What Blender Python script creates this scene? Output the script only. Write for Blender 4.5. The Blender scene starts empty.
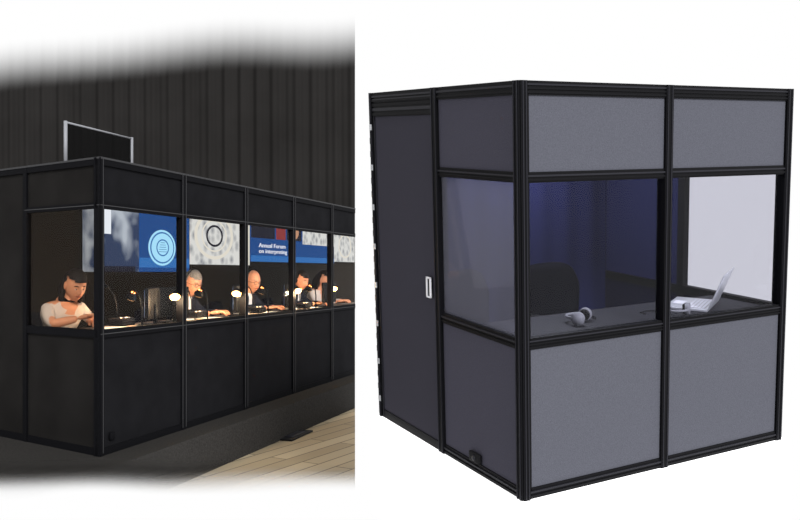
import bpy, bmesh, math, random
from mathutils import Vector, Matrix, Euler
random.seed(4)
S=bpy.context.scene
S.view_settings.view_transform='Standard'
S.view_settings.look='None'
CAMZ=1.533
# ---------------------------------------------------------------- materials
def lin(c):
    return tuple((x/255/12.92 if x/255<=.04045 else ((x/255+.055)/1.055)**2.4) for x in c)+(1,)
def mat(name,col,rough=.6,spec=.2,metal=0,noise=0,nscale=60,bump=0,emit=0,raw=False):
    m=bpy.data.materials.new(name);m.use_nodes=True
    nt=m.node_tree;p=nt.nodes['Principled BSDF']
    c=tuple(col)+(1,) if raw else lin(col)
    p.inputs['Base Color'].default_value=c
    p.inputs['Roughness'].default_value=rough
    p.inputs['Specular IOR Level'].default_value=spec
    p.inputs['Metallic'].default_value=metal
    if emit:
        p.inputs['Emission Color'].default_value=c;p.inputs['Emission Strength'].default_value=emit
    if noise or bump:
        tc=nt.nodes.new('ShaderNodeTexCoord');n=nt.nodes.new('ShaderNodeTexNoise')
        n.inputs['Scale'].default_value=nscale;n.inputs['Detail'].default_value=4
        nt.links.new(tc.outputs['Object'],n.inputs['Vector'])
        if noise:
            r=nt.nodes.new('ShaderNodeValToRGB')
            r.color_ramp.elements[0].position=.3;r.color_ramp.elements[1].position=.7
            r.color_ramp.elements[0].color=tuple(x*(1-noise) for x in c[:3])+(1,)
            r.color_ramp.elements[1].color=tuple(min(1,x*(1+noise)) for x in c[:3])+(1,)
            nt.links.new(n.outputs['Fac'],r.inputs['Fac']);nt.links.new(r.outputs['Color'],p.inputs['Base Color'])
        if bump:
            b=nt.nodes.new('ShaderNodeBump');b.inputs['Strength'].default_value=bump;b.inputs['Distance'].default_value=.003
            nt.links.new(n.outputs['Fac'],b.inputs['Height']);nt.links.new(b.outputs['Normal'],p.inputs['Normal'])
    return m
def glass(name,tint,refl,rcol=(1,1,1),haze=0,hcol=(.4,.4,.5)):
    m=bpy.data.materials.new(name);m.use_nodes=True;nt=m.node_tree;nt.nodes.clear()
    o=nt.nodes.new('ShaderNodeOutputMaterial');mx=nt.nodes.new('ShaderNodeMixShader')
    t=nt.nodes.new('ShaderNodeBsdfTransparent');g=nt.nodes.new('ShaderNodeBsdfGlossy')
    t.inputs[0].default_value=tuple(tint)+(1,);g.inputs[0].default_value=tuple(rcol)+(1,);g.inputs['Roughness'].default_value=.03
    mx.inputs[0].default_value=refl
    nt.links.new(t.outputs[0],mx.inputs[1]);nt.links.new(g.outputs[0],mx.inputs[2])
    last=mx.outputs[0]
    if haze:
        d=nt.nodes.new('ShaderNodeBsdfDiffuse');d.inputs[0].default_value=tuple(hcol)+(1,)
        m2=nt.nodes.new('ShaderNodeMixShader');m2.inputs[0].default_value=haze
        nt.links.new(last,m2.inputs[1]);nt.links.new(d.outputs[0],m2.inputs[2]);last=m2.outputs[0]
    nt.links.new(last,o.inputs[0])
    return m
def math_node(nt,op,a,b=None):
    n=nt.nodes.new('ShaderNodeMath');n.operation=op
    for i,v in enumerate((a,b)):
        if v is None: continue
        if isinstance(v,(int,float)): n.inputs[i].default_value=v
        else: nt.links.new(v,n.inputs[i])
    return n.outputs[0]
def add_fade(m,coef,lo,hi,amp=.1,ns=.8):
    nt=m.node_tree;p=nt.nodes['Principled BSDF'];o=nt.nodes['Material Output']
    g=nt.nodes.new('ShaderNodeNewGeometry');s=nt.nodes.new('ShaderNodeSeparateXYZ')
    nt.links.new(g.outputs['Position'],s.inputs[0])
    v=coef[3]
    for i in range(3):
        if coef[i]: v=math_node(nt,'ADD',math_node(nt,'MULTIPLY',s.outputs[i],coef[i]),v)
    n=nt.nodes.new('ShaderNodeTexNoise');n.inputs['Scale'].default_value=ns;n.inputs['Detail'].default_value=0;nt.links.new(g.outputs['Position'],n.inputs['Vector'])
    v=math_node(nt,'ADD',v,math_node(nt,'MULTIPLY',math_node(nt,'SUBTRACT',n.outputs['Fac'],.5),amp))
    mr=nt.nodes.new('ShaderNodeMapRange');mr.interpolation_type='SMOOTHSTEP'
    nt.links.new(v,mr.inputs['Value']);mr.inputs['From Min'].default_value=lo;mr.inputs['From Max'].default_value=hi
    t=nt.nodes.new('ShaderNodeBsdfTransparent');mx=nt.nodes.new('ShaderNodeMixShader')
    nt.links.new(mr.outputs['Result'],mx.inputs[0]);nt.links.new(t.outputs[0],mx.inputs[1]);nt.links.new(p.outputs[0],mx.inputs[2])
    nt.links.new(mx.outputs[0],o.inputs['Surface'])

M_frame=mat('black_aluminium_frame',(11,11,14),.55,.10)
M_frame2=mat('frame_rib',(27,27,33),.5,.2)  # lighter rib tone paints in the grey highlight lines on the rails
M_fab=mat('grey_acoustic_fabric',(77,78,86),.95,.05,noise=.13,nscale=170,bump=.5)
M_fab2=mat('shaded_acoustic_fabric',(65,64,74),.95,.05,noise=.08,nscale=170,bump=.3)  # same fabric, darkened to paint shade on the left face
M_door=mat('door_fabric',(55,54,62),.95,.05,noise=.05,nscale=170)  # door tone also darkened, as shade on the left face
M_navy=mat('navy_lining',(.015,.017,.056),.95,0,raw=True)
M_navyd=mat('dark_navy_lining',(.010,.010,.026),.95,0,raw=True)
M_gfront=glass('front_glass',(.88,.88,.92),.010)
M_gside=glass('side_glass',(.70,.70,.76),.02,(.9,.9,1),haze=.16,hcol=(.36,.36,.43))  # diffuse haze paints in the pale reflection on this pane
M_gright=glass('right_side_glass',(.88,.88,.90),.03)
M_white=mat('white_metal',(225,225,230),.4,.4)
M_silver=mat('silver',(200,202,206),.35,.5,metal=.4)
M_key=mat('laptop_keys',(60,60,64),.6,.2)
M_screen=mat('laptop_display',(210,214,220),.3,.3)
M_blk=mat('black_plastic',(.006,.006,.007),.6,.1,raw=True)
M_desk=mat('dark_desk',(.022,.022,.027),.6,.12,raw=True,noise=.15,nscale=20)
M_chair=mat('chair_fabric',(.004,.004,.007),.9,.03,raw=True)
M_grey=mat('grey_headphone',(128,129,134),.5,.3)
# hall
M_boothL=mat('charcoal_panel',(.0080,.0080,.0092),.9,.03,raw=True,noise=.15,nscale=6)
M_boothLs=mat('charcoal_side_panel',(.0120,.0112,.0108),.9,.03,raw=True,noise=.2,nscale=3)
M_frameL=mat('booth_frame_black',(.004,.004,.005),.7,.04,raw=True)
M_edgeL=mat('booth_frame_edge',(.035,.035,.037),.6,.12,raw=True)  # lighter strips paint in thin highlight lines along the frame edges
M_inL=mat('booth_dark_interior',(.022,.018,.015),.9,.03,raw=True)
M_deskL=mat('interpreter_desk_top',(.16,.12,.09),.6,.1,raw=True)
M_gL=glass('booth_window_glass',(.95,.95,.95),.006)
M_glS=glass('booth_side_glass',(.85,.83,.80),.008,(1,.95,.9))
M_carpet=mat('stage_carpet',(.030,.0285,.027),1,.0,raw=True,noise=.3,nscale=80)
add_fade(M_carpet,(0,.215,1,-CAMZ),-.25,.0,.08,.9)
M_desklight=mat('lamp_bulb',(255,214,150),.5,.1,emit=12)
M_shade=mat('lamp_shade_lining',(255,190,120),.5,.1,emit=1.6)
M_paper=mat('paper',(235,228,215),.8,.1)
M_skin=mat('skin',(205,140,105),.55,.3,noise=.08,nscale=40)
M_lip=mat('lips',(150,70,62),.5,.3)
M_eye=mat('eye_white',(205,198,192),.3,.4)
M_pupil=mat('eye_pupil',(25,18,14),.3,.4)
M_hairD=mat('dark_hair',(28,20,17),.6,.2,noise=.3,nscale=60)
M_hairG=mat('grey_hair',(120,112,104),.7,.2,noise=.3,nscale=60)
M_suit=mat('dark_suit',(34,36,44),.9,.05)
M_blouse=mat('light_blouse',(200,185,175),.9,.05)
M_shirt=mat('white_shirt',(215,215,215),.9,.05)
M_trs=mat('trousers',(22,22,26),.9,.05)
M_monface=mat('monitor_display',(120,150,200),.3,.2,emit=1.2)
M_led=mat('console_led',(255,210,160),.3,.2,emit=3)

# ---------------------------------------------------------------- builder
class B:
    def __init__(s,name,xf=None,loc=None):
        s.name=name;s.v=[];s.f=[];s.m=[];s.sm=[];s.mats=[];s.xf=xf or (lambda p:Vector(p));s.loc=loc
    def mi(s,m):
        if m not in s.mats:s.mats.append(m)
        return s.mats.index(m)
    def add(s,vs,fs,m,smooth=False,pre=None):
        o=len(s.v);k=s.mi(m)
        for v in vs:
            v=Vector(v)
            if pre is not None: v=pre@v
            s.v.append(s.xf(v))
        for i,f in enumerate(fs):
            s.f.append([a+o for a in f]);s.m.append(k);s.sm.append(smooth)
    def box(s,a,b,m,pre=None):
        x0,y0,z0=a;x1,y1,z1=b
        vs=[(x,y,z) for x in(x0,x1) for y in(y0,y1) for z in(z0,z1)]
        s.add(vs,[(0,1,3,2),(4,6,7,5),(0,4,5,1),(2,3,7,6),(0,2,6,4),(1,5,7,3)],m,pre=pre)
    def prism(s,poly,z0,z1,m):
        n=len(poly);vs=[(x,y,z0) for x,y in poly]+[(x,y,z1) for x,y in poly]
        fs=[tuple(range(n))[::-1],tuple(range(n,2*n))]+[(i,(i+1)%n,n+(i+1)%n,n+i) for i in range(n)]
        s.add(vs,fs,m)
    def rbox(s,c,size,m,bev=.01,pre=None,seg=3,smooth=True):
        bm=bmesh.new();bmesh.ops.create_cube(bm,size=1)
        for v in bm.verts: v.co=Vector((v.co.x*size[0]+c[0],v.co.y*size[1]+c[1],v.co.z*size[2]+c[2]))
        bmesh.ops.bevel(bm,geom=bm.edges[:],offset=bev,segments=seg,affect='EDGES',profile=.5)
        bm.verts.index_update()
        s.add([v.co.copy() for v in bm.verts],[[v.index for v in f.verts] for f in bm.faces],m,smooth,pre);bm.free()
    def sphere(s,c,r,m,sc=(1,1,1),pre=None,u=20,w=12,fn=None,sel=None):
        vs=[];fs=[]
        for j in range(w+1):
            th=math.pi*j/w
            for i in range(u):
                ph=2*math.pi*i/u
                n=Vector((math.sin(th)*math.cos(ph),math.sin(th)*math.sin(ph),math.cos(th)))
                p=fn(n) if fn else Vector((n.x*sc[0],n.y*sc[1],n.z*sc[2]))*r
                vs.append(p+Vector(c))
        for j in range(w):
            for i in range(u):
                if sel:
                    th=math.pi*(j+.5)/w;ph=2*math.pi*(i+.5)/u
                    if not sel(Vector((math.sin(th)*math.cos(ph),math.sin(th)*math.sin(ph),math.cos(th)))): continue
                fs.append((j*u+i,(j+1)*u+i,(j+1)*u+(i+1)%u,j*u+(i+1)%u))
        s.add(vs,fs,m,True,pre)
    def tube(s,pts,rs,m,n=10,pre=None,cap=True):
        pts=[Vector(p) for p in pts]
        if isinstance(rs,(int,float)): rs=[rs]*len(pts)
        vs=[];fs=[];up=None
        for i,p in enumerate(pts):
            d=(pts[min(i+1,len(pts)-1)]-pts[max(i-1,0)]).normalized()
            if up is None: up=d.orthogonal().normalized()
            up=(up-d*up.dot(d)).normalized();r=d.cross(up)
            for k in range(n):
                a=2*math.pi*k/n;vs.append(p+(up*math.cos(a)+r*math.sin(a))*rs[i])
        for i in range(len(pts)-1):
            for k in range(n):
                fs.append((i*n+k,i*n+(k+1)%n,(i+1)*n+(k+1)%n,(i+1)*n+k))
        if cap: fs+= [tuple(range(n))[::-1],tuple(range((len(pts)-1)*n,len(pts)*n))]
        s.add(vs,fs,m,True,pre)
    def done(s):
        me=bpy.data.meshes.new(s.name)
        loc=s.loc
        if loc is None:
            n=len(s.v);loc=Vector((sum(v.x for v in s.v)/n,sum(v.y for v in s.v)/n,min(v.z for v in s.v)))
        me.from_pydata([v-loc for v in s.v],[],s.f)
        for m in s.mats: me.materials.append(m)
        for i,p in enumerate(me.polygons): p.material_index=s.m[i];p.use_smooth=s.sm[i]
        me.update()
        bm=bmesh.new();bm.from_mesh(me);bmesh.ops.recalc_face_normals(bm,faces=bm.faces[:]);bm.to_mesh(me);bm.free()
        ob=bpy.data.objects.new(s.name,me);ob.location=loc;S.collection.objects.link(ob)
        return ob
def arc(c,r,a0,a1,n,plane='xz'):
    out=[]
    for i in range(n+1):
        a=a0+(a1-a0)*i/n
        x=r*math.cos(a);z=r*math.sin(a)
        out.append((c[0]+x,c[1],c[2]+z) if plane=='xz' else (c[0]+x,c[1]+z,c[2]) if plane=='xy' else (c[0],c[1]+x,c[2]+z))
    return out

# ---------------------------------------------------------------- generic props
def chair(name,xf,P,armrests=True):
    b=B(name,xf)
    b.rbox((0,0,.46),(.46,.44,.07),M_chair,.03,P)
    vs=[];fs=[];nx,nz=10,8
    for side in(0,1):
        for j in range(nz+1):
            for i in range(nx+1):
                u=i/nx*2-1;v=j/nz
                w=.225*(1-.35*max(0,v-.55)**1.5*2-.12*(1-v)**2)
                z=.56+.36*v-(.05*(abs(u)**3))*max(0,v-.5)*2
                y=-.22-.03*v+.05*u*u*-1+.05+ (0 if side else .03)
                vs.append((u*w,y-.03,z))
    N=(nx+1)*(nz+1)
    for side in(0,1):
        for j in range(nz):
            for i in range(nx):
                a=side*N+j*(nx+1)+i;fs.append((a,a+1,a+nx+2,a+nx+1))
    bd=[j*(nx+1) for j in range(nz+1)]+[nz*(nx+1)+i for i in range(1,nx+1)]+[j*(nx+1)+nx for j in range(nz-1,-1,-1)]+[i for i in range(nx-1,0,-1)]
    for k in range(len(bd)):
        a,c=bd[k],bd[(k+1)%len(bd)];fs.append((a,c,N+c,N+a))
    b.add(vs,fs,M_chair,True,P)
    b.tube([(0,-.1,.43),(0,-.24,.45),(0,-.26,.62)],.018,M_blk,8,P)
    b.tube([(0,0,.10),(0,0,.43)],.028,M_blk,10,P)
    for k in range(5):
        a=2*math.pi*k/5+.3
        b.tube([(0,0,.11),(.24*math.cos(a),.24*math.sin(a),.065)],[.025,.016],M_blk,8,P)
        b.sphere((.24*math.cos(a),.24*math.sin(a),.05),.03,M_blk,pre=P,u=10,w=6)
    if armrests:
        for sx in(-1,1):
            b.tube([(sx*.22,-.02,.46),(sx*.26,-.02,.55),(sx*.26,0,.64),(sx*.26,.16,.655)],.014,M_blk,8,P)
    return b.done()
def monitor(name,xf,P,w=.40,h=.24):
    b=B(name,xf)
    b.rbox((0,0,.006),(.22,.16,.012),M_blk,.005,P)
    b.tube([(0,-.03,.01),(0,-.035,.16)],.016,M_blk,8,P)
    b.rbox((0,-.01,.05+h/2),(w,.03,h),M_blk,.008,P)
    b.box((-w/2+.015,.0055,.065),(w/2-.015,.0075,.035+h),M_monface,P)
    return b.done()
def desk_lamp(name,xf,P,power=6,light=True,col=(1,.72,.42)):
    b=B(name,xf)
    b.tube([(0,0,0),(0,0,.015)],[.05,.045],M_blk,14,P)
    pts=[(0,0,.01),(0,0,.15),(0,.02,.22),(0,.06,.26),(0,.12,.265),(0,.15,.25)]
    b.tube(pts,.007,M_blk,8,P)
    b.tube([(0,.14,.26),(0,.165,.232),(0,.175,.22)],[.018,.035,.042],M_blk,12,P,cap=False)
    b.tube([(0,.142,.257),(0,.165,.231),(0,.176,.219)],[.014,.032,.040],M_shade,12,P,cap=False)
    b.sphere((0,.168,.228),.022,M_desklight,pre=P,u=12,w=8)
    ob=b.done()
    if light:
        L=bpy.data.lights.new('lamp_light','POINT');L.energy=power;L.color=col;L.shadow_soft_size=.03
        lo=bpy.data.objects.new('lamp_light',L);S.collection.objects.link(lo)
        w=xf(P@Vector((0,.19,.19)));lo.parent=ob;lo.location=w-ob.location
    return ob
def microphone(name,xf,P):
    b=B(name,xf)
    b.rbox((0,0,.03),(.16,.14,.06),M_blk,.01,P)
    for i in range(4):
        b.tube([(-.05+.033*i,.03,.06),(-.05+.033*i,.03,.065)],.008,M_led if i%2 else M_grey,8,P)
    b.box((-.06,-.071,.02),(.06,-.0705,.04),M_led,P)
    b.tube([(0,-.04,.04),(0,-.045,.16),(0,-.07,.24),(0,-.12,.29)],.005,M_blk,8,P)
    b.tube([(0,-.115,.285),(0,-.15,.31)],[.011,.013],M_blk,10,P)
    b.sphere((0,-.155,.313),.014,M_blk,pre=P,u=10,w=6)
    return b.done()
def paper(name,xf,P):
    b=B(name,xf)
    for k in range(3):
        b.box((-.105,-.148,.001+.002*k),(.105,.148,.002+.002*k),M_paper,P@Matrix.Rotation(.12*k,4,'Z'))
    return b.done()
def script_stand(name,xf,P):
    b=B(name,xf)
    Q=P@Matrix.Translation((0,0,.01))@Matrix.Rotation(math.radians(-62),4,'X')
    b.box((-.12,-.002,-.004),(.12,.13,0),M_blk,Q);b.box((-.105,.0,.001),(.105,.12,.003),M_paper,Q)
    b.box((-.12,-.01,-.004),(.12,0,.015),M_blk,Q);b.tube([P@Vector((0,.0,.004)),P@Vector((0,-.06,.004)),Q@Vector((0,.10,-.004))],.004,M_blk,6)
    return b.done()

# ---------------------------------------------------------------- people
def skin_mesh(chains,conn_root=0,levels=2):
    vs,es,rs=chains
    me=bpy.data.meshes.new('t');me.from_pydata(vs,es,[]);ob=bpy.data.objects.new('t',me);S.collection.objects.link(ob)
    md=ob.modifiers.new('s','SKIN');md.use_smooth_shade=True
    for i,r in enumerate(rs):
        me.skin_vertices[0].data[i].radius=(r if isinstance(r,tuple) else (r,r))
        me.skin_vertices[0].data[i].use_root=(i==conn_root)
    sb=ob.modifiers.new('u','SUBSURF');sb.levels=levels;sb.render_levels=levels
    dg=bpy.context.evaluated_depsgraph_get();dg.update()
    m2=bpy.data.meshes.new_from_object(ob.evaluated_get(dg))
    V=[v.co.copy() for v in m2.vertices];F=[list(p.vertices) for p in m2.polygons]
    bpy.data.objects.remove(ob);return V,F
def person(name,xf,P,top,hair,long_hair=False,glasses=False,shirt=None,lean=0.0,pitch=.45,yaw=0.,arms=None,bald=False,short_sleeve=False):
    b=B(name,xf)
    vs=[];rs=[];idx={}
    def V(n,c,r):
        idx[n]=len(vs);vs.append(c);rs.append(r)
    w=.9 if long_hair else 1
    V('pel',(0,0,.56),(.13,.115));V('bel',(0,.02+lean*.3,.68),(.12*w,.10));V('che',(0,.06+lean*.6,.83),(.14*w,.11));V('upc',(0,.09+lean*.9,.94),(.12*w,.09))
    V('nk0',(0,.12+lean,1.0),.06);V('nk1',(0,.145+lean*1.1,1.05),.048);V('hd',(0,.17+lean*1.2,1.10),.05)
    hdc=Vector((0,.195+lean*1.25,1.135))
    es=[('pel','bel'),('bel','che'),('che','upc'),('upc','nk0'),('nk0','nk1'),('nk1','hd')]
    arms=arms or {-1:((-.25,.20,.84),(-.11,.40,.862)),1:((.25,.20,.84),(.11,.42,.862))}
    for s in(-1,1):
        k='L' if s<0 else 'R';el,wr=arms[s]
        V('sh'+k,(s*.165*w,.10+lean*.9,.955),.065*w)
        V('ua'+k,tuple((Vector((s*.185*w,.10+lean*.9,.93))*.5+Vector(el)*.5)),.05*w);V('el'+k,el,.042*w)
        V('fa'+k,tuple(Vector(el)*.5+Vector(wr)*.5),.038*w);V('wr'+k,wr,.026)
        es+=[('upc','sh'+k),('sh'+k,'ua'+k),('ua'+k,'el'+k),('el'+k,'fa'+k),('fa'+k,'wr'+k)]
        V('hp'+k,(s*.09,.06,.55),.095);V('th'+k,(s*.10,.26,.555),.078);V('kn'+k,(s*.11,.44,.53),.058)
        V('cf'+k,(s*.11,.43,.34),.055);V('an'+k,(s*.11,.40,.12),.036);V('he'+k,(s*.11,.41,.06),.038);V('to'+k,(s*.12,.54,.05),.03)
        es+=[('pel','hp'+k),('hp'+k,'th'+k),('th'+k,'kn'+k),('kn'+k,'cf'+k),('cf'+k,'an'+k),('an'+k,'he'+k),('he'+k,'to'+k)]
    VV,FF=skin_mesh((vs,[(idx[a],idx[c]) for a,c in es],rs))
    groups={}
    nk=Vector(vs[idx['nk0']])
    for f in FF:
        c=sum((VV[i] for i in f),Vector())/len(f)
        m=top
        if c.z<.09: m=M_blk
        elif c.z<.62 : m=M_trs
        elif c.z>1.005: m=M_skin
        elif c.z>.90 and abs(c.x)<.02+(c.z-.90)*.5 and c.y>nk.y-.02: m=shirt or M_skin
        else:
            for s in(-1,1):
                el,wr=Vector(arms[s][0]),Vector(arms[s][1])
                d=wr-el;t=(c-el).dot(d)/d.dot(d)
                lim=-.1 if short_sleeve else .88
                if t>lim and abs(c.x)>(.13 if short_sleeve and c.z<1.0 and c.y<.22 else 0) and ((c-(el+d*max(0,min(1,t)))).length<(.06 if short_sleeve else .07)): m=M_skin
        groups.setdefault(m,[]).append(f)
    for m,fs in groups.items(): b.add(VV,fs,m,True,P)
    for s in(-1,1):
        el,wr=Vector(arms[s][0]),Vector(arms[s][1]);d=(wr-el).normalized()
        side=d.cross(Vector((0,0,1))).normalized();nrm=side.cross(d).normalized()
        H=Matrix((( side.x,d.x,nrm.x,wr.x),(side.y,d.y,nrm.y,wr.y),(side.z,d.z,nrm.z,wr.z),(0,0,0,1)))
        PH=P@H
        b.sphere((0,.048,0),1,M_skin,(.040,.055,.017),PH,14,8)
        for k,(ox,L) in enumerate(((-.028,.068),(-.010,.078),(.010,.073),(.028,.058))):
            b.tube([(ox,.07,0),(ox*1.12,.09,.004),(ox*1.2,.09+L*.4,-.004),(ox*1.22,.09+L*.72,-.02),(ox*1.2,.09+L*.85,-.036)],[.0095,.0095,.0088,.008,.006],M_skin,8,PH)
        t=-s
        b.tube([(t*.025,.02,-.002),(t*.048,.045,-.008),(t*.058,.072,-.014),(t*.055,.095,-.02)],[.013,.0115,.010,.007],M_skin,8,PH)
    HP=P@Matrix.Translation(hdc)@Matrix.Rotation(yaw,4,'Z')@Matrix.Rotation(-pitch,4,'X')
    def hf(n,g=1.0):
        x=.074*n.x;y=.094*n.y;z=.118*n.z
        if n.z<0:
            x*=1-.38*n.z*n.z
            if n.y<0: y*=1-.5*abs(n.z)
            else: y*=1+.06*abs(n.z)
        if n.y>0:
            gx=math.exp(-(n.x/.13)**2)
            if -.42<n.z<.15: y+=.024*gx*max(0,(.15-n.z)/.42)*(1 if n.z>-.27 else max(0,(n.z+.42)/.15))
            for ex in(-.36,.36): y-=.008*math.exp(-((n.x-ex)/.17)**2-((n.z-.02)/.12)**2)
            y+=.006*math.exp(-((n.z-.2)/.09)**2)*math.exp(-(n.x/.6)**2)
            y+=.006*math.exp(-((n.z+.62)/.1)**2-(n.x/.25)**2)+.010*math.exp(-((n.z+.95)/.15)**2)
        return Vector((x,y,z))*g
    b.sphere((0,0,0),1,M_skin,pre=HP,u=48,w=36,fn=hf)
    for ex in(-1,1):
        b.sphere((ex*.028,.0735,.002),.0115,M_eye,pre=HP,u=12,w=8)
        b.sphere((ex*.028,.0825,.000),.0052,M_pupil,pre=HP,u=10,w=6)
        b.sphere((ex*.028,.0740,.0065),.0125,M_skin,(1.1,.95,.6),HP,12,8)
        b.tube([(ex*.014,.0925,.022),(ex*.03,.0895,.027),(ex*.045,.078,.022)],[.003,.004,.002],hair,6,HP)
        b.sphere((ex*.075,-.005,-.002),.03,M_skin,(.35,.62,1.05),HP,14,10)
        if glasses:
            b.tube([(ex*.03+.02*math.cos(a),.099,.002+.016*math.sin(a)) for a in [2*math.pi*i/14 for i in range(15)]],.0018,M_blk,6,HP,cap=False)
            b.tube([(ex*.05,.097,.006),(ex*.074,.06,.006),(ex*.079,-.005,.006)],.0018,M_blk,6,HP)
    if glasses: b.tube([(-.01,.1,.004),(.01,.1,.004)],.0018,M_blk,6,HP)
    b.tube([(-.024,.083,-.058),(-.01,.0925,-.055),(0,.094,-.056),(.01,.0925,-.055),(.024,.083,-.058)],[.002,.0045,.0045,.0045,.002],M_lip,8,HP)
    if long_hair:
        b.sphere((0,0,0),1,hair,pre=HP,u=40,w=30,fn=lambda n:hf(n,1.0)*1.0+n*.014,sel=lambda n:(n.z>.60-.2*n.y) or n.y<.02)
        b.tube([(0,-.05,.02),(0,-.085,-.07),(.0,-.085,-.17),(.0,-.06,-.26)],[.07,.075,.06,.025],hair,14,HP)
        for sx in(-1,1): b.tube([(sx*.055,-.02,.05),(sx*.078,-.02,-.03),(sx*.075,-.03,-.12),(sx*.06,-.04,-.19)],[.022,.022,.022,.01],hair,10,HP)
    else:
        top_=.62 if not bald else 2
        b.sphere((0,0,0),1,hair,pre=HP,u=40,w=30,fn=lambda n:hf(n)+n*.009,sel=lambda n:(n.z>top_-.25*n.y) or (n.y<-.12 and n.z>-.5 and (not bald or n.z<.55)) or (n.y<.18 and n.z>.18 and n.z<(.55 if bald else 2)))
        b.tube([(.084*math.cos(a),-.005,.0+.132*math.sin(a)) for a in [math.pi*i/16 for i in range(17)]],.005,M_blk,8,HP)
        for sx in(-1,1): b.sphere((sx*.088,-.005,-.004),.03,M_blk,(.4,.9,1),HP,14,8)
    return b.done()

# ================================================================ LEFT : HALL
C0=Vector((-1.70,5.667,0));E=Vector((.3446,.9387,0));MD=Vector((-.9387,.3446,0))
BASE=.30
DZ=.82
def xl(p): return Vector((C0.x+p.x*E.x+p.y*MD.x,C0.y+p.x*E.y+p.y*MD.y,p.z+BASE))
def bmax(m,X=0): return (1.70+.9387*m+X)/.3446
ks=.2906
SD=Vector((.279,.960))
b=B('interpreter_booth',xl)
pit=1.045
def front(b0,b1,z0,z1,m,t0=0,t1=.04):
    b.prism([(b0,t0),(b1,t0),(min(b1,bmax(t1)) if b1<4.8 else bmax(t1),t1),(b0,t1)],z0,z1,m)
ends=[0,pit,2*pit,3*pit,4*pit,bmax(0)-.0]
for i in range(5):
    a,c=ends[i],ends[i+1]
    front(a,c,0,.05,M_frameL);front(a,c,.05,.79,M_boothL,.012,.035)
    front(a,c,.79,.845,M_frameL,-.004);front(a,c,1.66,1.70,M_frameL,-.004)
    front(a,c,1.70,1.95,M_boothL,.012,.035);front(a,c,1.95,2.0,M_frameL,-.004)
    front(a,c,1.990,2.003,M_edgeL,-.008,.0)
    front(a,c,1.678,1.684,M_edgeL,-.008,-.004);front(a,c,.814,.820,M_edgeL,-.008,-.004)
    front(a,c,.845,1.66,M_gL,.018,.020)
for i in range(5):
    a=i*pit
    b.box((a-.028 if i else 0,-.006,0),(a+.028,.05,2.0),M_frameL)
    b.box((a+.022,-.010,0.02),(a+.026,-.005,2.0),M_edgeL)
    if i: b.box((a-.026,-.010,0.02),(a-.022,-.005,2.0),M_edgeL)
def side(a0,a1,z0,z1,m,o0=0,o1=.035):
    q=[(SD.x*a0+o0,SD.y*a0),(SD.x*a1+o0,SD.y*a1),(SD.x*a1+o1,SD.y*a1),(SD.x*a0+o1,SD.y*a0)]
    b.prism(q,z0,z1,m)
for a,c in((0,.868),(.868,1.60)):
    side(a,c,0,.05,M_frameL);side(a,c,1.95,2.0,M_frameL,-.004);side(a,c,1.70,1.95,M_boothLs,.012,.03)
    side(a,c,.05,.79,M_boothLs,.012,.03)
    if a==0:
        side(a,c,.79,.845,M_frameL,-.004);side(a,c,1.66,1.70,M_frameL,-.004);side(a,c,.845,1.66,M_glS,.014,.016)
        side(a,c,1.678,1.684,M_edgeL,-.008,-.004)
    else: side(a,c,.79,1.70,M_boothLs,.012,.03)
for a in(.02,.868,1.58): side(a-.022,a+.022,0,2.0,M_frameL,-.006,.045)
side(0,1.6,1.99,2.003,M_edgeL,-.008,-.002)
mb=1.536
b.prism([(.02,.0),(bmax(0),0),(bmax(mb),mb),(ks*mb,mb)],1.955,1.985,M_inL)
b.prism([(.02,.04),(bmax(.04),.04),(bmax(mb),mb),(ks*mb,mb)],0.003,.02,M_inL)
b.prism([(ks*mb,mb),(bmax(mb),mb),(bmax(mb+.04),mb+.04),(ks*mb,mb+.04)],0,2.0,M_inL)
b.rbox((.12,-.008,.12),(.05,.02,.05),M_frameL,.006)
b.done()
b=B('interpreter_desk',xl)
b.prism([(.04,.05),(bmax(.05)-.01,.05),(bmax(.50)-.01,.50),(.19,.50)],DZ-.025,DZ,M_deskL)
for i in range(5):
    x=.2+i*1.045
    b.box((x,.08,.02),(x+.03,.45,DZ-.025),M_frameL)
b.done()
def refl_mat(name,c1,c2,scale,emit,kind='noise'):
    m=bpy.data.materials.new(name);m.use_nodes=True;nt=m.node_tree;p=nt.nodes['Principled BSDF']
    tc=nt.nodes.new('ShaderNodeTexCoord')
    n=nt.nodes.new('ShaderNodeTexNoise' if kind=='noise' else 'ShaderNodeTexVoronoi');n.inputs['Scale'].default_value=scale
    nt.links.new(tc.outputs['Object'],n.inputs['Vector'])
    r=nt.nodes.new('ShaderNodeValToRGB');r.color_ramp.elements[0].position=.42 if kind=='noise' else .1;r.color_ramp.elements[1].position=.56 if kind=='noise' else .6
    r.color_ramp.elements[0].color=lin(c1);r.color_ramp.elements[1].color=lin(c2)
    nt.links.new(n.outputs[0],r.inputs[0]);p.inputs['Base Color'].default_value=(.01,.01,.01,1)
    nt.links.new(r.outputs[0],p.inputs['Emission Color']);p.inputs['Emission Strength'].default_value=emit
    p.inputs['Specular IOR Level'].default_value=0
    return m
def em(name,c,e=1):
    m=mat(name,c,.9,0,emit=e);m.node_tree.nodes['Principled BSDF'].inputs['Base Color'].default_value=(.01,.01,.01,1);return m
M_s1=refl_mat('reflected_hall',(48,62,92),(182,190,200),2.6,1)  # emissive colours for images reflected in the booth windows
M_s2=refl_mat('reflected_medallion',(152,154,158),(224,224,220),9,1,'vor')
M_sb=em('reflected_blue',(50,112,182));M_sb2=em('reflected_blue_deep',(28,74,138));M_ss=em('reflected_seal',(165,222,248),1.1);M_sw=em('reflected_white',(240,245,252))
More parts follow.
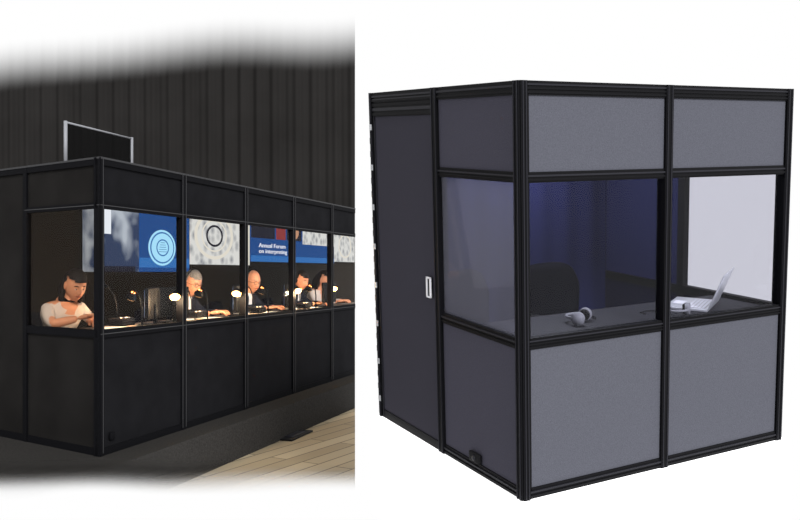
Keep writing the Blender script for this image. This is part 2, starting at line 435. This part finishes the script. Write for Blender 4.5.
M_sd=em('reflected_dark',(34,34,46));M_sr=em('reflected_red',(140,56,56));M_cream=em('reflected_cream',(232,226,212));M_fl=em('reflected_fleshtone',(195,145,115))
def disc(b,c,rb,rz,m,n=36,r0=0,y=0):
    vs=[];fs=[]
    for i in range(n):
        a=2*math.pi*i/n;vs.append((c[0]+rb*math.cos(a),y,c[1]+rz*math.sin(a)))
    if r0:
        for i in range(n):
            a=2*math.pi*i/n;vs.append((c[0]+rb*r0*math.cos(a),y,c[1]+rz*r0*math.sin(a)))
        fs=[(i,(i+1)%n,n+(i+1)%n,n+i) for i in range(n)]
    else: fs=[tuple(range(n))]
    b.add(vs,fs,m)
Y=1.49
def pan(b,b0,b1,z0,z1,m,y=Y,th=.015): b.box((b0,y,z0),(b1,y+th,z1),m)
b=B('reflected_screen',xl)  # glowing panels painted with what the booth glass reflects
pan(b,1.75,3.58,1.235,1.94,M_s1)
pan(b,2.62,3.58,1.235,1.94,M_sb2,Y-.004,.004);pan(b,2.62,3.58,1.28,1.38,M_sb,Y-.006,.002)
for r,m,yy in((1,M_ss,-.010),(.88,M_sb,-.012),(.80,M_ss,-.014)): disc(b,(3.03,1.49),.26*r,.19*r,m,y=Y+yy)
disc(b,(3.03,1.49),.12,.09,M_sb,r0=.85,y=Y-.016)
for k in range(5): pan(b,2.95+.01*k,3.11-.01*k,1.445+.024*k,1.450+.024*k,M_sb,Y-.018,.002)
pan(b,1.9,2.15,1.6,1.9,M_sw,Y-.006,.004);pan(b,2.0,2.55,1.235,1.29,M_sd,Y-.006,.004)
b.done()
b=B('reflected_screen',xl)
pan(b,3.62,5.05,1.32,1.94,M_s2)
disc(b,(4.15,1.66),.46,.28,M_cream,r0=.86,y=Y-.004);disc(b,(4.15,1.66),.30,.19,M_cream,r0=.9,y=Y-.004)
disc(b,(4.15,1.66),.2,.13,M_sd,r0=.8,y=Y-.006)
pan(b,4.9,5.05,1.32,1.94,M_cream,Y-.006,.004)
b.done()
b=B('reflected_screen',xl)
pan(b,5.10,8.0,1.37,1.94,M_sb2)
pan(b,5.10,8.0,1.37,1.45,M_sb,Y-.004,.004);pan(b,5.1,5.8,1.68,1.94,M_sd,Y-.004,.004);pan(b,6.2,6.7,1.68,1.94,M_sd,Y-.004,.004)
pan(b,5.85,6.15,1.68,1.94,M_sr,Y-.004,.004);pan(b,6.75,8.0,1.64,1.94,M_s2,Y-.004,.004);disc(b,(6.45,1.80),.15,.1,M_fl,y=Y-.006)
b.done()
tx=bpy.data.curves.new('reflected_text','FONT');tx.body='Annual Forum\non interpreting';tx.size=.08;tx.space_line=.95;tx.materials.append(M_sw);tx.extrude=.002
to=bpy.data.objects.new('reflected_text',tx);S.collection.objects.link(to)
wm=Matrix(((E.x*1.8,0,MD.x*-1,0),(E.y*1.8,0,MD.y*-1,0),(0,1.0,0,0),(0,0,0,1)));wm.translation=xl(Vector((5.30,Y-.012,1.56)))
to.matrix_world=wm
b=B('reflected_screen',xl)
pan(b,8.05,bmax(Y)-.02,1.40,1.94,M_s2);disc(b,(8.5,1.66),.3,.2,M_cream,r0=.85,y=Y-.004)
b.done()
def PL(bb,m,yaw=0,z=0): return Matrix.Translation((bb,m,z))@Matrix.Rotation(math.pi+yaw,4,'Z')
warms={-1:((-.22,.22,.85),(-.07,.42,.865)),1:((.22,.30,.86),(.10,.42,.90))}
person('seated_woman',xl,PL(.50,.82,-.2),M_blouse,M_hairD,long_hair=True,lean=.06,pitch=.36,yaw=-.25,arms=warms,short_sleeve=True)
person('seated_man',xl,PL(2.10,.76,.1),M_suit,M_hairG,glasses=True,shirt=M_shirt,pitch=.30,yaw=-.45)
person('seated_man',xl,PL(3.33,.76,0),M_suit,M_hairG,glasses=True,shirt=M_shirt,pitch=.22,yaw=-.45,bald=True)
person('seated_man',xl,PL(4.60,.76,0),M_suit,M_hairD,shirt=M_shirt,pitch=.3,yaw=-.3)
person('seated_woman',xl,PL(5.42,.80,0),M_blouse,M_hairD,long_hair=True,pitch=.3,yaw=-.2)
for x,m,yw in((.54,.86,-.2),(2.10,.78,.1),(3.33,.78,0),(4.60,.78,0),(5.42,.82,0)): chair('office_chair',xl,PL(x,m,yw),False)
for x,m,a in((.93,.22,.35),(1.30,.27,-.1),(2.42,.26,.3),(3.58,.26,.2),(4.66,.24,0)): monitor('computer_monitor',xl,Matrix.Translation((x,m,DZ))@Matrix.Rotation(a,4,'Z'))
for x,m,a in((.66,.12,-.5),(1.12,.14,2.2),(1.62,.12,-.6),(2.16,.10,1.9),(2.75,.10,-.7),(3.28,.10,2.4),(3.95,.10,-.7),(4.42,.12,2.2)):
    desk_lamp('desk_lamp',xl,Matrix.Translation((x,m,DZ))@Matrix.Rotation(a,4,'Z'),10)
for x,m in((.50,.22),(1.95,.24),(3.10,.24),(4.3,.23)): paper('paper_sheets',xl,PL(x,m,.2,DZ))
for x,m,a in((1.62,.36,2.6),(2.72,.38,2.8),(3.9,.38,2.9)): script_stand('reading_stand',xl,Matrix.Translation((x,m,DZ))@Matrix.Rotation(a,4,'Z'))
for x,m in((.80,.40),(1.90,.40),(2.98,.34),(4.15,.34)): microphone('gooseneck_microphone',xl,Matrix.Translation((x,m,DZ))@Matrix.Rotation(math.pi,4,'Z'))
b=B('glass_display_stand',xl)
for bb in(.52,1.36): b.tube([(bb,.70,2.0),(bb,.70,2.37)],.014,M_grey,8);b.rbox((bb,.70,1.995),(.1,.1,.014),M_blk,.004)
b.tube([(.52,.70,2.36),(1.36,.70,2.36)],.008,M_grey,8)
b.box((.53,.698,2.01),(1.35,.702,2.355),glass('reflector_glass',(.35,.35,.36),.006))
b.done()
b=B('stage_riser')
def xlw(bb,m): v=xl(Vector((bb,m,0)));return (v.x,v.y)
b.prism([xlw(-3,-.25),(0,xlw(bmax(-.25),-.25)[1]),(0,15.2),(-7,15.2),(-7,8)],0.001,.30,M_carpet)
b.done()
M_wood=mat('wood_strip_floor',(150,135,110),.6,.15)
nt=M_wood.node_tree;p=nt.nodes['Principled BSDF'];g=nt.nodes.new('ShaderNodeNewGeometry')
mp=nt.nodes.new('ShaderNodeMapping');mp.vector_type='POINT';mp.inputs['Rotation'].default_value=(0,0,math.radians(-70+12))
br=nt.nodes.new('ShaderNodeTexBrick');br.inputs['Scale'].default_value=1;br.inputs['Brick Width'].default_value=1.6;br.inputs['Row Height'].default_value=.16
br.inputs['Mortar Size'].default_value=.008;br.inputs['Color1'].default_value=lin((172,158,132));br.inputs['Color2'].default_value=lin((140,126,102));br.inputs['Mortar'].default_value=lin((100,88,70))
nt.links.new(g.outputs['Position'],mp.inputs['Vector']);nt.links.new(mp.outputs['Vector'],br.inputs['Vector']);nt.links.new(br.outputs['Color'],p.inputs['Base Color'])
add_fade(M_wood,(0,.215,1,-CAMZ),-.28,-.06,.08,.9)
b=B('floor');b.prism([(-5,3.5),(0,3.5),(0,15.5),(-5,15.5)],-.04,0,M_wood);b.done()
b=B('floor_cable_plate')
P=Matrix.Translation((-.58,7.95,0))@Matrix.Rotation(math.radians(70),4,'Z')
b.rbox((0,0,.008),(.5,.2,.016),M_blk,.005,P);b.rbox((0,0,.018),(.3,.12,.01),M_frame2,.003,P);b.done()
M_cur=mat('charcoal_curtain',(.0165,.0155,.015),1,0,raw=True,noise=.15,nscale=.8)
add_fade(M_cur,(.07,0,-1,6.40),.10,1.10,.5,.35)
b=B('curtain_backdrop');vs=[];fs=[];n=700;zs=[0,2,3,4,5,6.4]
for j,z in enumerate(zs):
    for i in range(n+1):
        x=-7.6+7.6*i/n
        vs.append((x,15.7+.026*math.sin(x*19+.8*math.sin(x*3))+.012*math.sin(x*43+z*.2),z))
for j in range(len(zs)-1):
    for i in range(n):
        a=j*(n+1)+i;fs.append((a,a+1,a+n+2,a+n+1))
b.add(vs,fs,M_cur,True);b.done()

# ================================================================ RIGHT : STUDIO BOOTH
A=Matrix(((.9173,-.4365,-.0371),(.4576,.8402,-.143),(.0762,.1371,.9898)));T=Vector((.8176,4.1264,-1.1119+CAMZ))
def xr(p): return A@Vector(p)+T
W,D,H=1.811,1.503,2.0
YW=.75
PW=.038
b=B('interpreter_booth',xr)
def rail(a,c,z0,z1,n=2):
    b.box((a,0,z0),(c,.045,z1),M_frame)
    h=(z1-z0)/(n+.6)
    for k in range(n):
        zz=z0+h*(k+.45);b.box((a,-.006,zz),(c,0,zz+h*.45),M_frame2 if k==n-1 else M_frame)
def railx(x0,x1,a,c,z0,z1,xo):
    b.box((x0,a,z0),(x1,c,z1),M_frame)
    h=(z1-z0)/2.6
    for k in range(2):
        zz=z0+h*(k+.45);b.box((min(xo,x0),a,zz),(max(xo,x1),c,zz+h*.4),M_frame2 if k else M_frame)
rail(0,W,0,.055);rail(0,W,.745,.80,3);rail(0,W,1.535,1.585);rail(0,W,1.935,2.0,3)
mx=.905
for x0,x1 in((0,PW),(mx-.024,mx+.024),(W-.045,W)):
    b.box((x0,-.008,0),(x1,.05,2.0),M_frame)
    for xx in(x0+.008,x1-.013): b.box((xx,-.012,0),(xx+.005,-.008,2.0),M_frame2)
for x0,x1 in((PW,mx-.024),(mx+.024,W-.045)):
    b.box((x0,.008,.055),(x1,.035,.745),M_fab);b.box((x0,.008,1.585),(x1,.035,1.935),M_fab)
    b.box((x0,.018,.80),(x1,.022,1.535),M_gfront)
railx(0,.045,.045,YW,0,.055,-.006);railx(0,.045,.045,YW,.745,.80,-.006);railx(0,.045,.045,YW,1.535,1.585,-.006);railx(0,.045,0.045,D,1.935,2.0,-.006)
for y0,y1 in((0,.045),(YW-.026,YW+.03),(D-.03,D)):
    b.box((-.008,y0,0),(.05,y1,2.0),M_frame)
    for yy in(y0+.008,y1-.012): b.box((-.012,yy,0),(-.008,yy+.004,2.0),M_frame2)
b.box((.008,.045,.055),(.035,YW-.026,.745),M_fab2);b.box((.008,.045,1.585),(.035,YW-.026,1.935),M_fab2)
b.box((.018,.045,.80),(.022,YW-.026,1.535),M_gside)
b.box((.0,YW+.03,0),(.03,D-.03,.05),M_frame)
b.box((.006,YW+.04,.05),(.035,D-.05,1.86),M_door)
for k in range(5): b.box((-.004,YW+.03,1.865+.027*k),(.03,D,1.882+.027*k),M_frame2 if k%2 else M_frame)
b.box((.0,YW+.03,1.86),(.03,D-.03,1.94),M_frame)
b.box((-.002,D-.052,0),(.03,D-.045,1.86),M_frame2)
for k in range(22):
    z=.1+k*.08;b.box((-.014,D-.028,z),(-.008,D-.008,z+.035),M_frame2 if k%3 else M_silver)
for a,c,d,e in((.815,.86,.865,.873),(.815,.86,.972,.98),(.815,.823,.865,.98),(.852,.86,.865,.98)):
    b.box((-.016,a,d),(-.006,c,e),M_white)
b.box((-.008,.815,.865),(-.002,.86,.98),M_frame)
b.rbox((-.006,.41,.085),(.02,.10,.055),M_blk,.008);b.tube([(-.02,.41,.085),(-.012,.41,.085)],.016,M_frame2,12)
for y0,y1 in((0,.055),(YW-.026,YW+.026),(D-.05,D)): b.box((W-.045,y0,0),(W,y1,2.0),M_frame)
for z0,z1 in((0,.055),(.745,.80),(1.535,1.585),(1.935,2.0)): b.box((W-.045,.05,z0),(W,D,z1),M_frame)
b.box((W-.035,.055,.055),(W-.008,D-.05,.745),M_navyd);b.box((W-.035,.055,1.585),(W-.008,D-.05,1.935),M_navyd)
b.box((W-.035,YW+.026,.80),(W-.008,D-.05,1.535),M_navy)
b.box((W-.022,.055,.80),(W-.018,YW-.026,1.535),M_gright)
for x0,x1 in((0,.05),(mx-.03,mx+.03),(W-.05,W)): b.box((x0,D-.05,0),(x1,D,2.0),M_frame)
b.box((.03,D-.03,0),(W-.03,D-.004,2.0),M_navyd)
vs=[];n=160
for z in(.05,1.93):
    for i in range(n+1):
        x=.05+(W-.1)*i/n;vs.append((x,D-.068+.008*math.sin(x*30),z))
b.add(vs,[(i,i+1,n+2+i,n+1+i) for i in range(n)],M_navy,True)
b.box((.05,.05,1.96),(W-.05,D-.03,1.985),M_navyd);b.box((.04,.04,.005),(W-.04,D-.04,.03),M_navyd)
b.box((.036,.05,.055),(.040,YW,.745),M_navyd);b.box((.036,YW+.03,.055),(.040,D-.05,1.935),M_navyd);b.box((.036,.05,1.585),(.040,YW,1.935),M_navyd)
b.box((.055,.036,.055),(W-.055,.040,.745),M_navyd);b.box((.055,.036,1.585),(W-.055,.040,1.935),M_navyd)
b.rbox((.95,.95,1.945),(.5,.2,.025),M_frame2,.006);b.box((.72,.87,1.930),(1.18,1.03,1.933),mat('added_fill_diffuser',(240,244,255),.5,.1,emit=4))  # added fixture, its glow brightens the booth interior
booth=b.done()
L=bpy.data.lights.new('added_fill_light','AREA');L.shape='RECTANGLE';L.size=.46;L.size_y=.16;L.energy=26;L.color=(.92,.95,1)  # added fill light for the dark booth lining
lo=bpy.data.objects.new('added_fill_light',L);S.collection.objects.link(lo);lo.parent=booth
lo.location=xr((.95,.95,1.925))-booth.location;lo.rotation_euler=(.14,0,0)
b=B('booth_table',xr)
b.rbox((W/2,.27,.765),(W-.12,.42,.03),M_desk,.006,smooth=False)
for x in(.10,W-.14):
    for y in(.10,.44): b.box((x,y,.03),(x+.035,y+.035,.75),M_frame)
b.done()
for x,a in((.42,.15),(1.00,-.15)):
    chair('office_chair',xr,Matrix.Translation((x,.90,.03))@Matrix.Rotation(math.pi+a,4,'Z'))
def headset(P):
    b=B('headphones',xr)
    b.tube([P@Vector(q) for q in arc((0,0,.036),.075,0,math.pi,18,'xy')],.007,M_grey,8)
    for sx in(-1,1):
        Q=P@Matrix.Translation((sx*.072,-.012,.036))@Matrix.Rotation(math.pi/2,4,'Y')
        b.tube([Q@Vector((0,0,-.016)),Q@Vector((0,0,.016))],[.034,.034],M_grey,18)
        b.tube([Q@Vector((0,0,-sx*.016)),Q@Vector((0,0,-sx*.028))],[.030,.024],M_blk,18)
    b.tube([P@Vector(q) for q in((.08,-.03,.02),(.11,-.06,.006),(.16,-.05,.005),(.2,0,.005),(.17,.05,.005))],.003,M_blk,6)
    b.done()
headset(Matrix.Translation((.54,.24,.781))@Matrix.Rotation(.6,4,'Z')@Matrix.Scale(.92,4))
headset(Matrix.Translation((1.12,.15,.781))@Matrix.Rotation(2.4,4,'Z')@Matrix.Scale(.9,4))
b=B('laptop',xr)
P=Matrix.Translation((1.39,.29,.781))@Matrix.Rotation(math.radians(213),4,'Z')
b.rbox((0,0,.008),(.33,.23,.016),M_silver,.004,P)
b.box((-.14,-.005,.0162),(.14,.095,.0168),M_key,P)
for r in range(5):
    for k in range(13): b.box((-.138+.0215*k,.078-.02*r,.0168),(-.120+.0215*k,.094-.02*r,.019),M_white,P)
b.box((-.045,-.095,.0162),(.045,-.03,.0168),M_white,P)
Q=P@Matrix.Translation((0,.115,.012))@Matrix.Rotation(math.radians(-22),4,'X')
b.rbox((0,.003,.11),(.33,.007,.22),M_silver,.003,Q)
b.box((-.155,-.0018,.012),(.155,-.0008,.21),M_screen,Q)
b.done()
M_glow=mat('self_glowing_white',(255,255,255),.9,0,emit=1.0)  # wedge glows by itself to hide contact shade, not a lamp
b=B('display_plinth')
c=[xr((x,y,-.001)) for x,y in((-.04,-.04),(W+.04,-.04),(W+.04,D+.04),(-.04,D+.04))]
vs=c+[Vector((v.x,v.y,0)) for v in c]
b.add(vs,[(0,1,2,3),(7,6,5,4),(0,4,5,1),(1,5,6,2),(2,6,7,3),(3,7,4,0)],M_glow);b.done()

# ---------------------------------------------------------------- lights, world, camera
w=bpy.data.worlds.new('World');S.world=w;w.use_nodes=True
w.node_tree.nodes['Background'].inputs[0].default_value=(1,1,1,1);w.node_tree.nodes['Background'].inputs[1].default_value=1.0
L=bpy.data.lights.new('sun','SUN');L.energy=4;L.angle=.35
lo=bpy.data.objects.new('sun',L);S.collection.objects.link(lo)
lo.rotation_euler=Vector((-.45,1,-.55)).to_track_quat('-Z','Y').to_euler();lo.location=(3,-2,5)
cam=bpy.data.cameras.new('camera');co=bpy.data.objects.new('camera',cam);S.collection.objects.link(co)
co.location=(0,0,CAMZ);co.rotation_euler=(math.pi/2,0,0)
cam.sensor_width=36
cam.lens=38.25;cam.shift_x=.05625;cam.shift_y=.015
S.camera=co
